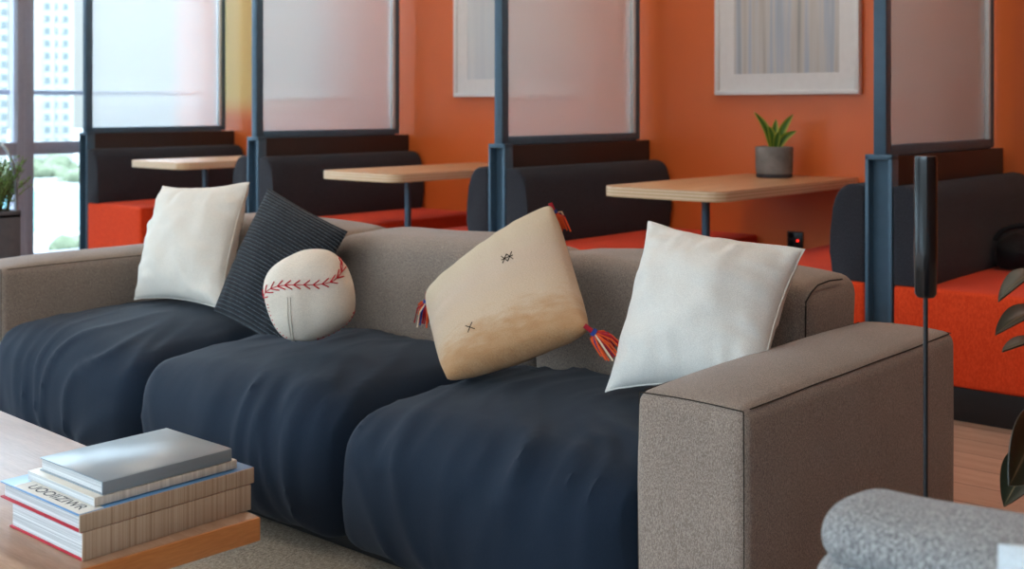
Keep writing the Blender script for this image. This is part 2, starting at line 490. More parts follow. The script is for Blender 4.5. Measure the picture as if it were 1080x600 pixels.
# window wall on the left: bays between mullions
mull = [3.985 - 1.9 * k for k in range(5)]
edges = [5.42] + mull
for i in range(len(edges) - 1):
    y1, y0 = edges[i], edges[i + 1]
    e = bpy.data.objects.new('window_%d' % (i + 1), None); COL.objects.link(e); e.location = (XW, y0, 0); tag(e, kind='structure')
    f = MB()
    f.box(XW - .12, XW, y0 - .058, y0 + .058, 0, ZC, .006)
    f.box(XW - .13, XW + .004, y0 - .012, y0 + .012, 0, ZC)
    f.box(XW - .1, XW - .01, y0 + .058, y1 - .058 if i else y1, .776, .863, .005)
    f.box(XW - .1, XW - .01, y0 + .058, y1 - .058 if i else y1, 0, .09, .005)
    f.box(XW - .1, XW - .01, y0 + .058, y1 - .058 if i else y1, ZC - .08, ZC, .005)
    f.build('window_frame', M['mullion'], e)
    for z0, z1 in ((.09, .776), (.863, ZC - .08)):
        MB().box(XW - .062, XW - .05, y0 + .05, y1 - .05 if i else y1, z0, z1).build('glass_pane', M['pane'], e)
struct('wall_left', MB().box(XW - .2, XW, YS - .2, mull[-1] - .05, 0, ZC), M['wall_white']) if mull[-1] - .05 > YS else None
struct('baseboard_back', MB().box(XW, XE, YN - .012, YN, 0, .08, .003), M['plinth'])

# ------------------------------------------------------------------ booths
PITCH = 1.886
XC = [-1.875 - PITCH * k for k in range(4)]
Y0 = 4.2
def make_divider(xc):
    t = thing('booth_divider', '', 'divider', (xc, Y0, 0), 'glazed dividers between the booths')
    p = MB()                                             # open steel channel
    p.box(xc - .052, xc - .038, Y0, Y0 + .06, 0, .93, .002)
    p.box(xc + .038, xc + .052, Y0, Y0 + .06, 0, .93, .002)
    p.box(xc - .038, xc + .038, Y0 + .042, Y0 + .06, 0, .93)
    p.box(xc - .052, xc + .052, Y0, Y0 + .06, .912, .932, .002)
    p.build('end_channel', M['steel'], t)
    MB().box(xc - .04, xc + .04, Y0 + .06, YN - .012, .08, .925, .003).build('low_panel', M['panel_dark'], t)
    g = MB()
    g.box(xc - .024, xc + .024, Y0 + .012, Y0 + .06, .932, 2.15, .002)
    g.box(xc - .024, xc + .024, Y0 + 1.105, Y0 + 1.14, .932, 2.15, .002)
    g.box(xc - .024, xc + .024, Y0 + .06, Y0 + 1.105, .926, .966, .002)
    g.box(xc - .024, xc + .024, Y0 + .06, Y0 + 1.105, 2.11, 2.15, .002)
    g.build('glass_frame', M['steel'], t)
    b = MB()
    b.box(xc - .022, xc + .022, Y0 + 1.085, Y0 + 1.105, .966, 2.11, .002)  # pale upright strip against the inside of the back post
    o = b.build('edging_strip', M['edging'], t); o['label'] = 'pale vertical bead'
    # reeded sheet: real flutes on the booth side
    bm = bmesh.new(); bm.loops.layers.uv.new('UVMap')
    ya, yb = Y0 + .058, Y0 + 1.087; per = .0095; n = int((yb - ya) / per) * 8
    A = []; B = []
    for i in range(n + 1):
        y = ya + (yb - ya) * i / n
        x = xc + .003 + .0006 * math.cos(2 * PI * (y - ya) / per)
        A.append((bm.verts.new((x, y, .962)), bm.verts.new((x, y, 2.114))))
        if i in (0, n): B.append((bm.verts.new((xc - .004, y, .962)), bm.verts.new((xc - .004, y, 2.114))))
    for i in range(n):
        bm.faces.new((A[i][0], A[i + 1][0], A[i + 1][1], A[i][1]))
    bm.faces.new((B[0][0], B[0][1], B[1][1], B[1][0]))
    bm.faces.new((A[0][0], A[0][1], B[0][1], B[0][0])); bm.faces.new((A[-1][1], A[-1][0], B[1][0], B[1][1]))
    bm.faces.new([a[1] for a in A] + [B[1][1], B[0][1]]); bm.faces.new([a[0] for a in A][::-1] + [B[0][0], B[1][0]])
    mb = MB(); mb.merge(bm)
    o = mb.build('glass_panel', M['reeded'], t, ang=60); o['label'] = 'frosted reeded glass'
    return t
div_labels = ['glazed booth divider farthest right, behind the floor lamp',
              'glazed booth divider behind the beige tasselled pillow',
              'glazed booth divider behind the black corduroy pillow',
              'glazed booth divider farthest left, next to the window']
d0 = make_divider(XC[0]); divs = [d0]
for k in range(1, 4):
    c = copy_tree(d0); c.location.x = XC[k]; divs.append(c)
for o, l in zip(divs, div_labels): o['label'] = l

def make_bench(s):
    """s=+1: bench on the right side of its divider"""
    xc = XC[0]; X = lambda d: xc + s * d
    t = thing('booth_bench', '', 'bench', (xc + s * .38, Y0, 0), 'upholstered booth benches')
    prof = [(.054, .455), (.054, .815), (.09, .822)]
    for k in range(1, 8):
        a = PI / 2 * (1 - k / 7)
        prof.append((.105 + .075 * math.cos(a), .725 + .095 * math.sin(a)))
    prof += [(.19, .64), (.193, .56), (.188, .49), (.178, .456)]
    pr = [(X(a), b) for a, b in prof]
    MB().prism_y(pr, Y0, YN - .025, bev=.012).build('backrest', M['bench_dark'], t, ang=50)
    q = sorted((X(.054), X(.71)))
    def puff(u, v, w, co):
        return (0, 0, .008 * (1 - u * u) * (1 - v ** 4) if w > .3 else 0)
    MB().soft(q[0], q[1], Y0 + .002, YN - .016, .118, .458, .016, puff, .06).build('seat', M['bench_orange'], t)
    q = sorted((X(.054), X(.7)))
    MB().box(q[0], q[1], Y0 + .01, YN - .016, 0, .118, .003).build('plinth', M['plinth'], t)
    return t
bR = make_bench(1); bL = make_bench(-1)
right_labels = ['orange seated booth bench at far right with a black bag on its seat',
                'right-facing orange seated bench backed onto the divider behind the beige tasselled pillow',
                'right-facing orange seated bench backed onto the divider behind the black corduroy pillow',
                'orange seated booth bench farthest left beside the window, its whole end showing']
left_labels = ['dark-backed booth bench at the right end of the table with the succulent',
               'left-facing bench backed onto the divider behind the beige tasselled pillow',
               'left-facing bench backed onto the divider behind the black corduroy pillow']
for k in range(4):
    o = bR if k == 0 else copy_tree(bR); o.location.x = XC[k] + .38; o['label'] = right_labels[k]
for k in range(3):
    o = bL if k == 0 else copy_tree(bL); o.location.x = XC[k] - .38; o['label'] = left_labels[k]

def rrect(x0, x1, y0, y1, r, n=8, corners=(1, 1, 1, 1)):
    P = []
    for i, (cx, cy, a0) in enumerate(((x0 + r, y0 + r, PI), (x1 - r, y0 + r, 1.5 * PI), (x1 - r, y1 - r, 0), (x0 + r, y1 - r, .5 * PI))):
        if corners[i]:
            for k in range(n + 1):
                a = a0 + PI / 2 * k / n
                P.append((cx + r * math.cos(a), cy + r * math.sin(a)))
        else:
            P.append(((x0, y0), (x1, y0), (x1, y1), (x0, y1))[i])
    return P
XT = XC[0] - PITCH / 2
def make_table():
    xc = XT
    t = thing('booth_table', '', 'table', (xc, Y0 + .33, 0), 'booth tables')
    rr = rrect(xc - .3, xc + .3, Y0 - .05, YN - .003, .075, corners=(1, 1, 0, 0))
    MB().prism_z(rr, .7615, .7655, bev=.001).build('tabletop', M['table_top'], t, ang=30)
    o = MB().prism_z(rr, .722, .7615, bev=.002).build('ply_core', M['ply'], t, ang=30); o['label'] = 'pale layered plywood edge'
    MB().tube([(xc, Y0 + .33, .008), (xc, Y0 + .33, .724)], .018, 20).build('leg', M['steel'], t)
    MB().lathe([(.0, 0), (.2, 0), (.2, .006), (.19, .01), (.0, .01)], (xc, Y0 + .33, 0), 40).build('base', M['steel'], t)
    return t
tb = make_table()
tl_ = ['wooden booth table on the right with the potted succulent on it',
       'wooden booth table in the middle booth, left of the beige tasselled pillow',
       'pale booth table farthest left, above the leftmost white pillow']
for k in range(3):
    o = tb if k == 0 else copy_tree(tb); o.location.x = XT - PITCH * k; o['label'] = tl_[k]

# pictures on the orange wall
def picture(x0, x1, z0, z1, pm, label):
    t = thing('framed_picture', label, 'picture', ((x0 + x1) / 2, YN, z0), 'white framed pictures on the orange wall')
    f = MB(); w = .022; y0, y1 = YN - .04, YN - .002
    f.box(x0, x1, y0, y1, z0, z0 + w, .002); f.box(x0, x1, y0, y1, z1 - w, z1, .002)
    f.box(x0, x0 + w, y0, y1, z0 + w, z1 - w, .002); f.box(x1 - w, x1, y0, y1, z0 + w, z1 - w, .002)
    f.build('frame', M['white_frame'], t)
    m = MB(); a = .085; yb = YN - .02
    m.box(x0 + w, x1 - w, yb - .003, yb, z0 + w, z0 + w + a); m.box(x0 + w, x1 - w, yb - .003, yb, z1 - w - a, z1 - w)
    m.box(x0 + w, x0 + w + a, yb - .003, yb, z0 + w + a, z1 - w - a); m.box(x1 - w - a, x1 - w, yb - .003, yb, z0 + w + a, z1 - w - a)
    m.build('mat_board', M['mat_board'], t)
    MB().box(x0 + w + a - .003, x1 - w - a + .003, yb - .0005, yb + .004, z0 + w + a - .003, z1 - w - a + .003).build('print', pm, t)
picture(-3.295, -2.5, 1.168, 2.2, M['print'], 'white framed picture with grey and blue vertical streaks above the succulent')
picture(-3.295 - PITCH, -2.5 - PITCH, 1.168, 2.2, M['print_pale'], 'white framed pale picture half hidden by the divider behind the tasselled pillow')
picture(-3.295 - 2 * PITCH, -2.5 - 2 * PITCH, 1.168, 2.2, M['print_pale'], 'white framed picture seen blurred through the glass behind the black corduroy pillow')

# outlet under the right table
t = thing('wall_outlet', 'black wall outlet with red light under the right booth table', 'outlet', (-2.85, YN, .445))
MB().box(-2.892, -2.808, YN - .012, YN - .001, .405, .485, .003).build('cover_plate', M['outlet'], t)
m = MB()
for dz in (.424, .464): m.lathe([(0, 0), (.014, 0), (.014, .002), (0, .002)], (0, 0, 0), 16)
bmesh.ops.rotate(m.bm, cent=(0, 0, 0), matrix=Matrix.Rotation(PI / 2, 3, 'X'), verts=m.bm.verts)
half = len(m.bm.verts) // 2
m.bm.verts.ensure_lookup_table()
for i, v in enumerate(m.bm.verts): v.co += Vector((-2.868, YN - .012, .426 if i < half else .466))
m.build('socket', M['rubber'], t)
MB().box(-2.838, -2.828, YN - .0145, YN - .012, .436, .446).build('indicator_light', M['led'], t)

# succulent pot on the right table
PX_, PY_ = -2.85, 5.2; PZ = .7655
t = thing('potted_succulent', 'green succulent in a round concrete pot on the right booth table', 'plant', (PX_, PY_, PZ))
MB().lathe([(0, .0), (.082, 0), (.086, .004), (.086, .018), (0, .018)], (PX_, PY_, PZ), 40).build('saucer', M['dark_band'], t)
MB().lathe([(0, .018), (.083, .018), (.088, .03), (.09, .14), (.089, .148), (.08, .15), (.078, .135), (0, .132)], (PX_, PY_, PZ), 40).build('pot', M['concrete'], t)
MB().lathe([(0, .132), (.078, .133), (.06, .139), (0, .14)], (PX_, PY_, PZ), 24).build('soil', M['soil'], t)
def blade(mb, base, tip, w, bend, sag=Vector((0, 0, 0)), thick=.004, n=12, cup=.25):
    """a pointed leaf as a closed thick blade; UV.x runs across"""
    base, tip = Vector(base), Vector(tip)
    b = bmesh.new(); uv = b.loops.layers.uv.new('UVMap')
    d = (tip - base).normalized()
    nrm = Vector(bend) - d * Vector(bend).dot(d); nrm.normalize()
    side = d.cross(nrm).normalized()
    rows = []
    for i in range(n + 1):
        s = i / n
        p = base.lerp(tip, s) + nrm * 0 + sag * math.sin(PI * s)
        ww = w * max(.0, (math.sin(PI * min(1, s * .85 + .15)) ** .8)) * (1 if s < 1 else .02) + .0006
        row = []
        for j in range(5):
            q = j / 4 * 2 - 1
            row.append((p + side * q * ww + nrm * (cup * ww * q * q), j / 4, s))
        rows.append(row)
    V = [[b.verts.new(c[0] + nrm * thick / 2) for c in r] for r in rows]
    W = [[b.verts.new(c[0] - nrm * thick / 2) for c in r] for r in rows]
    def face(vs, uvs):
        f = b.faces.new(vs)
        for l, q in zip(f.loops, uvs): l[uv].uv = q
    for i in range(n):
        for j in range(4):
            us = [(j / 4, i / n), ((j + 1) / 4, i / n), ((j + 1) / 4, (i + 1) / n), (j / 4, (i + 1) / n)]
            face((V[i][j], V[i][j + 1], V[i + 1][j + 1], V[i + 1][j]), us)
            face((W[i][j], W[i + 1][j], W[i + 1][j + 1], W[i][j + 1]), [us[0], us[3], us[2], us[1]])
        for j in (0, 4):
            face((V[i][j], V[i + 1][j], W[i + 1][j], W[i][j]), [(j / 4, i / n)] * 4)
    for i in (0, n):
        for j in range(4):
            face((V[i][j], W[i][j], W[i][j + 1], V[i][j + 1]), [(j / 4, i / n)] * 4)
    bmesh.ops.recalc_face_normals(b, faces=b.faces)
    return mb.merge(b)
R_ = Vector((math.cos(TH), math.sin(TH), 0)); F_ = Vector((-math.sin(TH), math.cos(TH), 0)); UPV = Vector((0, 0, 1))
for (dx, df, dz, w) in ((-.10, -.02, .175, .017), (-.035, -.03, .11, .018), (.012, -.05, .085, .016), (.09, -.01, .165, .019), (.1, -.035, .085, .018), (.02, .05, .14, .017), (-.05, .05, .12, .016)):
    b0 = Vector((PX_, PY_, PZ + .135)) + R_ * dx * .15 + F_ * df * .3
    tip = Vector((PX_, PY_, PZ + .14)) + R_ * dx + F_ * df + UPV * dz
    blade(MB(), b0, tip, w, -F_ + R_ * -dx * 3, sag=UPV * .012 - R_ * dx * .12).build('leaf', M['succulent'], t) if False else None
    mb = MB(); blade(mb, b0, tip, w, -F_ + R_ * -dx * 3, sag=UPV * .012 - R_ * dx * .12, thick=.006, cup=.5)
    mb.build('leaf', M['succulent'], t)

# black bag on the right bench
bx, by = -1.545, 5.02
t = thing('black_bag', 'slouched black bag lying on the orange bench at far right', 'bag', (bx, by, .466))
def bagfn(u, v, w, co):
    k = (1 - .35 * max(0, w) ** 2)
    n = noise.noise(co * 9) * .02
    return ((co.x - bx) * (k - 1) + n, (co.y - by) * (k - 1) + n, (-.035 * (u + 1) * .6 if w > 0 else 0) + n * (.5 if w > -.5 else 0))
MB().soft(bx - .13, bx + .2, by - .25, by + .2, .468, .62, .06, bagfn, .02).build('bag_body', M['bag'], t)
pts = [(bx - .02 + .1 * math.cos(a), by - .2 + .06 * math.cos(a * .5), .58 + .06 * math.sin(a)) for a in [PI * k / 14 for k in range(15)]]
MB().tube(pts, .011, 8).build('carry_handle', M['bag'], t)

# ------------------------------------------------------------------ sofa
XR, XRi, XLi, XL = -1.09, -1.334, -3.915, -4.16
YF, YB = 1.885, 2.885
ZA = .565
sofa = thing('sofa', 'long grey three-seat sofa with navy seat cushions', 'sofa', ((XR + XL) / 2, (YF + YB) / 2, 0))
def armfn(u, v, w, co):
    up = max(0, w)
    dz = .02 * (1 - u * u) * (1 - v ** 6) * (w > .5)
    dx = .006 * u * (1 - w * w) * (1 - v ** 4) + .003 * noise.noise(co * 5)
    return (dx, 0.004 * v * (1 - w * w), dz + .004 * noise.noise(co * 4 + Vector((3, 1, 2))))
def seam_pts(x, y, z, n=6):
    return (x, y, z)
for (xa, xb) in ((XRi, XR), (XL, XLi)):
    arm = MB().soft(xa, xb, YF, YB, .035, ZA, (.028, .028, .028), armfn, .03).build('armrest', M['grey'], sofa)
    s = MB(); e = .0085
    z = ZA - e + .004
    # seams follow the top edges and the front upright edges
    for x in (xa, xb):
        sx = 1 if x == xb else -1
        xx = x - sx * e
        P = []
        for k in range(40):
            y = YF + .028 + (YB - YF - .056) * k / 39
            P.append((xx + sx * .0015, y, z + .001 + .003 * noise.noise(Vector((x, y * 4, 0)))))
        s.tube(P, .0013, 6)
        s.tube([(xx, YF + e - .001, .06), (xx + sx * .002, YF + e - .003, .3), (xx, YF + e - .001, z)], .0012, 6)
    for y in (YF + e - .001, YB - e + .001):
        s.tube([(xa + .01 + (xb - xa - .02) * k / 10, y, z + .003 * math.sin(PI * k / 10)) for k in range(11)], .0013, 6)
    s.build('seam', M['grey_seam'], arm)
CX = [XRi - .0 , -2.185, -3.042, XLi]
def backfn_factory(seed):
    def fn(u, v, w, co):
        n = noise.noise(co * 3.2 + Vector((seed, 0, 0)))
        dz = (.022 * (1 - abs(u) ** 3) - .012) * max(0, w + .2) + .008 * n
        dy = -.02 * (1 - u * u) * (1 - w * w) * (1 if v < 0 else -.4) + .008 * n
        # broad creases near the segment ends
        cr = .006 * math.sin(co.z * 40 + 6 * noise.noise(co * 4 + Vector((0, seed, 0)))) * max(0, abs(u) - .55)
        return (0, dy + cr, dz + cr)
    return fn
for k in range(3):
    x1, x0 = CX[k], CX[k + 1]
    bk = MB().soft(x0 + .001, x1 - .001, 2.585, 2.885, .05, .695, (.035, .055, .055), backfn_factory(k * 9.1), .028).build('backrest', M['grey'], sofa)
    if k == 0:
        s = MB()
        P = [(x1 - .008, 2.604 + .004 * math.sin(z * 9), z) for z in [.56 + .012 * i for i in range(8)]]
        P += [(x1 - .006, 2.625, .664), (x1 - .006, 2.66, .678), (x1 - .006, 2.72, .682), (x1 - .006, 2.79, .678)]
        s.tube(P, .002, 6)
        s.build('seam', M['grey_seam'], bk)
def cushfn_factory(seed):
    def fn(u, v, w, co):
        sv = Vector((seed, seed * .7, 0))
        top = max(0.0, min(1.0, (w + .2) / .9))
        dz = top * (.062 * (1 - abs(u) ** 2.6) * (1 - abs(v * .9 + .02) ** 2.4))
        front = max(0.0, -v) ** 4
        dy = -front * (.045 * (1 - u ** 4) * (1 - (w * .9) ** 2))
        dx = .012 * u * (1 - w * w) * (1 - v * v)
        # long soft creases: gather at the back, fan out over the crown and fall down the front
        wv = Vector((noise.noise(co * 2.1 + sv), noise.noise(co * 2.1 + sv + Vector((9, 0, 0))), 0)) * .25
        q = Vector(((co.x + wv.x + .35 * co.y) * 4.2, (co.y + wv.y) * 1.1, co.z * 1.3)) + sv
        r1 = 1 - abs(noise.noise(q)) * 2.6
        r2 = 1 - abs(noise.noise(q * 2.3 + Vector((4, 7, 1)))) * 2.2
        msk = .3 + max(0, noise.noise(co * 2.6 + sv + Vector((2, 2, 8))) + .45)
        n = (max(0, r1) ** 2 * .015 + max(0, r2) ** 3 * .009) * msk * (.35 + .65 * min(1, front + abs(u) ** 2 + max(0, v) ** 2 + .25))
        low = .014 * noise.noise(co * 2.3 + sv)
        return (dx, dy - n * max(0, -v) ** 3, dz + n * top + low * top)
    return fn
for k in range(3):
    x1, x0 = CX[k], CX[k + 1]
    MB().soft(x0 + .004, x1 - .004, 1.865, 2.59, .05, .375, (.07, .085, .085), cushfn_factory(k * 13.7 + 2), .014).build('seat_cushion', M['navy'], sofa)
MB().box(XL + .05, XR - .05, 1.95, 2.84, .02, .06, .005).build('base_frame', M['plinth'], sofa)
for x in (XL + .1, (XL + XR) / 2, XR - .1):
    for y in (2.0, 2.78):
        MB().lathe([(0, .0125), (.022, .0125), (.024, .025), (0, .025)], (x, y, 0), 16).build('foot', M['rubber'], sofa)

# ------------------------------------------------------------------ pillows
def pillow_grid(BL, BR, TL, TR, T, conc=.05, seed=0, pucker=.012, flat=.55, n=44, rnd=0.0):
    """returns f(u,v,side)->point and a closed bmesh"""
    BL, BR, TL, TR = map(Vector, (BL, BR, TL, TR))
    nrm = ((BR - BL) + (TR - TL)).cross((TL - BL) + (TR - BR)).normalized()
    if nrm.dot(Vector((0, 0, CH)) - BL) < 0: nrm = -nrm
    def f(u, v, s):
        uu = u * (1 - conc * (1 - v * v) * abs(u)); vv = v * (1 - conc * (1 - u * u) * abs(v)); k = 1 - rnd * (u * v) ** 4; uu *= k; vv *= k
        a, b = (uu + 1) / 2, (vv + 1) / 2
        p = BL * (1 - a) * (1 - b) + BR * a * (1 - b) + TL * (1 - a) * b + TR * a * b
        e = max(0, (1 - u * u)) ** flat * max(0, (1 - v * v)) ** flat
        th = T * e
        du, dv = 1 - abs(u), 1 - abs(v)
        sv = Vector((seed, s, 0))
        pk = noise.noise(Vector((u * 1.5, v * 6.5, 0)) + sv) * math.exp(-du / .3) * min(1, du * 4.5) + noise.noise(Vector((u * 6.5, v * 1.5, 3)) + sv) * math.exp(-dv / .3) * min(1, dv * 4.5)
        big = noise.noise(Vector((u * 1.6, v * 1.6, 7)) + sv) * .6 + noise.noise(Vector((u * 3 + v * 2, v * 3 - u, 9)) + sv) * .35
        th += pucker * pk + pucker * .9 * big * e
        return p + nrm * s * max(th, .0015 if e > 0 else 0)
    b = bmesh.new(); uvl = b.loops.layers.uv.new('UVMap')
    def tt(i):
        x = i / n * 2 - 1
        return math.sin(x * PI / 2) * .55 + x * .45
    G = {}
    for s in (1, -1):
        for i in range(n + 1):
            for j in range(n + 1):
                if s < 0 and (i in (0, n) or j in (0, n)):
                    G[(s, i, j)] = G[(1, i, j)]
                else:
                    G[(s, i, j)] = b.verts.new(f(tt(i), tt(j), s))
    for s in (1, -1):
        for i in range(n):
            for j in range(n):
                q = [(i, j), (i + 1, j), (i + 1, j + 1), (i, j + 1)]
                if s < 0: q = q[::-1]
                fc = b.faces.new([G[(s, a, c)] for a, c in q])
                for l, (a, c) in zip(fc.loops, q):
                    l[uvl].uv = ((tt(a) + 1) / 2, (tt(c) + 1) / 2)
    bmesh.ops.recalc_face_normals(b, faces=b.faces)
    mb = MB(); mb.merge(b)
    return f, mb

def edge_piping(f, r, n=60):
    P = []
    for k in range(4 * n):
        e, s = divmod(k, n); q = -1 + 2 * s / n
        u, v = [(q, -1), (1, q), (-q, 1), (-1, -q)][e]
        P.append(f(u, v, 1))
    m = MB(); m.tube(P, r, 6, closed=True); return m

def pillow(name, label, c, T, mat, pipe=None, **k):
    f, mb = pillow_grid(*c, T, **k)
    base = (Vector(c[0]) + Vector(c[1])) / 2
    t = thing(name, label, 'pillow', base)
    mb.build('pillow_cover', mat, t, ang=80)
    if pipe:
        edge_piping(f, .0018).build('edge_seam', pipe, t)
    return t, f

pillow('throw_pillow', 'off-white square pillow at the left end of the sofa',
       ((-3.775, 2.30, .428), (-3.262, 2.30, .452), (-3.91, 2.50, .812), (-3.378, 2.50, .848)), .105, M['white_pillow'], M['white_pillow'], seed=3, pucker=.026, conc=.085)
pillow('throw_pillow', 'black corduroy pillow leaning behind the baseball cushion',
       ((-3.245, 2.26, .452), (-2.83, 2.2, .40), (-3.312, 2.53, .832), (-2.868, 2.50, .715)), .07, M['corduroy'], None, seed=8, pucker=.008, conc=.03)
kp, kf = pillow('throw_pillow', 'beige woven pillow with coloured tassels, tilted on the sofa middle',
       ((-2.05, 2.10, .432), (-1.70, 2.235, .585), (-2.345, 2.32, .588), (-2.052, 2.525, .85)), .09, M['kilim'], None, seed=12, pucker=.010, conc=.02, flat=.4, rnd=.045)
pillow('throw_pillow', 'large white pillow beside the right arm of the sofa',
       ((-1.665, 2.24, .445), (-1.275, 2.27, .512), (-1.71, 2.48, .822), (-1.292, 2.50, .782)), .11, M['white_pillow2'], M['white_pillow2'], seed=21, pucker=.027, conc=.08)
# tassels on three corners of the kilim pillow
def tassel(corner, d, L, n=44):
    c = Vector(corner); d = Vector(d).normalized(); mb = MB()
    mb.tube([c - d * .01, c + d * .012], .006, 8, mi=2)
    mb.tube([c + d * .012, c + d * .022], .010, 8, mi=1)
    for i in range(n):
        a = random.uniform(0, 2 * PI); q = random.uniform(.1, 1)
        off = (R_ * math.cos(a) + F_ * math.sin(a) * .7 + UPV * math.sin(a) * .6) * .034 * q
        e = c + d * L * random.uniform(.8, 1.05) + off - UPV * .012
        mb.tube([c + d * .02 + off * .15, c + d * L * .55 + off * .8, e], .0024, 5, mi=(0, 0, 2, 3, 0, 1, 2)[i % 7])
    mb.build('tassel', M['yarns'], kp)
tassel(kf(-1, 1, 1), -R_ * .1 - UPV * .9 - F_ * .15, .055)
tassel(kf(1, 1, 1), R_ * .35 - UPV * .8 - F_ * .05, .05)
tassel(kf(1, -1, 1), R_ * .75 - UPV * .55 - F_ * .1, .075)
def mark(u, v, segs, sc):
    em = MB()
    for (a, b_, c_, d_) in segs:
        P = []
        for i in range(5):
            s = i / 4
            p = kf(u + (a + (c_ - a) * s) * sc, v + (b_ + (d_ - b_) * s) * sc, 1)
            P.append(p + (Vector((0, 0, CH)) - p).normalized() * .001)
        em.tube(P, .0011, 5)
    em.build('embroidery', M['black_thread'], kp)
mark(.36, .12, [(-1, -1, .0, 1), (0, -1, -1, 1), (0, -1, 1, 1), (1, -1, 0, 1), (-1.1, 0, 1.1, 0)], .07)
mark(-.36, -.62, [(-1, -1, 1, 1), (-1, 1, 1, -1)], .05)

# baseball cushion
BC = Vector((-2.565, 2.10, .594)); BR_ = .119
view = Vector((BC.x, BC.y, 0)).normalized(); bright = Vector((-view.y, view.x, 0)) * -1
if bright.dot(R_) < 0: bright = -bright
t = thing('baseball_cushion', 'round cream baseball cushion with red stitching', 'pillow', (BC.x, BC.y, BC.z - .114))
pw = 2.6; rot = math.radians(-18)
def ball_surf(d):
    d = d.normalized()
    x = d.dot(bright); z = d.z; y = d.dot(view)
    xr = x * math.cos(rot) - z * math.sin(rot); zr = x * math.sin(rot) + z * math.cos(rot)
    r = (abs(xr) ** pw + abs(zr) ** pw + abs(y) ** 2.2) ** (-1 / pw) if False else 1 / ((abs(xr) ** pw + abs(zr) ** pw + abs(y) ** pw) ** (1 / pw))
    p = d * r * BR_
    p = Vector((p.x, p.y, max(p.z, -.114 - .004 * noise.noise(d * 4))))
    p += d * .004 * noise.noise(d * 2.2)
    return BC + p * 1.0
bm = bmesh.new(); bm.loops.layers.uv.new('UVMap')
bmesh.ops.create_icosphere(bm, subdivisions=5, radius=1)
for v in bm.verts: v.co = ball_surf(v.co.copy())
mb = MB(); mb.merge(bm); bb = mb.build('ball_cover', M['ball_white'], t, ang=80)
def from_view(px, pz):
    """direction on the front half from normalised picture-plane offsets"""
    rr = px * px + pz * pz
    y = -math.sqrt(max(0.0, 1 - rr)) if rr < 1 else .0
    return (bright * px + UPV * pz + view * y)
def pathfrom(L, n):
    out = []
    for i in range(n + 1):
        s = i / n * (len(L) - 1); k = min(int(s), len(L) - 2); fr = s - k
        p0 = L[max(k - 1, 0)]; p1 = L[k]; p2 = L[k + 1]; p3 = L[min(k + 2, len(L) - 1)]
        q = [.5 * ((2 * p1[j]) + (-p0[j] + p2[j]) * fr + (2 * p0[j] - 5 * p1[j] + 4 * p2[j] - p3[j]) * fr ** 2 + (-p0[j] + 3 * p1[j] - 3 * p2[j] + p3[j]) * fr ** 3) for j in (0, 1)]
        out.append(tuple(q))
    return out
def on_ball(p, lift=.0012):
    d = from_view(*p); s = ball_surf(d); return s + d.normalized() * lift
st = MB()
topseam = [(-1.0, -.05), (-.86, .16), (-.66, .29), (-.42, .34), (-.1, .36), (.22, .36), (.47, .40), (.64, .55), (.66, .74), (.6, .86)]
P = pathfrom(topseam, 60); st.tube([on_ball(p, .0005) for p in P], .0012, 5)
P = pathfrom(topseam, 30)
for i in range(1, 29, 2):
    a, b_ = P[i], P[i + 1]; tx, tz = b_[0] - a[0], b_[1] - a[1]; L = math.hypot(tx, tz) or 1; tx /= L; tz /= L
    for s in (1, -1):
        e = (a[0] + tx * .13 - tz * .085 * s, a[1] + tz * .13 + tx * .085 * s)
        if math.hypot(*e) > .99: continue
        st.tube([on_ball(a), on_ball(((a[0] + e[0]) / 2, (a[1] + e[1]) / 2), .002), on_ball(e)], .0017, 5)
for L in ([(.96, -.36), (.86, -.58), (.68, -.76), (.4, -.9), (.1, -.95)], [(-.99, -.1), (-.97, -.3), (-.86, -.56), (-.68, -.76), (-.5, -.86)]):
    P = pathfrom(L, 30); st.tube([on_ball(p, .0006) for p in P], .0016, 5)
    for i in range(1, 30, 3):
        a = P[i]; q = 1 - .12
        st.tube([on_ball(a), on_ball((a[0] * q + .02, a[1] * q))], .0017, 5)
st.build('stitching', M['red_thread'], t)
zs = MB()
for dx in (0, .055):
    P = pathfrom([(-.47 + dx, .1), (-.46 + dx, -.2), (-.42 + dx, -.5), (-.35 + dx * .6, -.85)], 24)
    zs.tube([on_ball(p, .0005) for p in P], .0019, 6)
zs.build('zip_seam', M['cream_thread'], t)

# ------------------------------------------------------------------ rug, coffee table, books
rg = MB().soft(-4.75, -1.12, -.6, 3.0, .0, .012, .006, None, .12).build('rug', M['rug'])
tag(rg, 'woven grey-beige rug under the sofa front and coffee table', 'rug')

ct = thing('coffee_table', 'low oak coffee table carrying the stack of books', 'table', (-2.45, .75, .012))
TA = math.radians(-2.5)
# table rectangle: far right corner at (-1.732,1.308)
CT = Vector((-1.732, 1.306, 0))
mt = Matrix.Translation(CT) @ Matrix.Rotation(TA, 4, 'Z')
MB().box(-1.444, -.006, -1.0, 0, .338, .38, .001, mat=mt).build('tabletop', M['coffee_top'], ct, ang=30)
for a, b in ((-.006, 0), (-1.45, -1.444)):  # thin strips on both short sides, more orange than the top
    o = MB().box(a, b, -1.0, 0, .338, .38, .002, mat=mt).build('edge_border', M['border'], ct, ang=30); o['label'] = 'orange oak edge lipping'
for (x, y) in ((-1.2, -.75), (-.3, -.75), (-1.2, -.27), (-.3, -.27)):
    p = mt @ Vector((x, y, 0)); q = mt @ Vector((x * .94 - .04, y * .94 - .03, 0))
    MB().tube([(q.x, q.y, .018), (p.x, p.y, .34)], .016, 14, r2=.022).build('leg', M['coffee_top'], ct)
m = MB(); m.box(-1.22, -.28, -.77, -.25, .31, .338, .003, mat=mt); m.build('apron', M['coffee_top'], ct, ang=30)

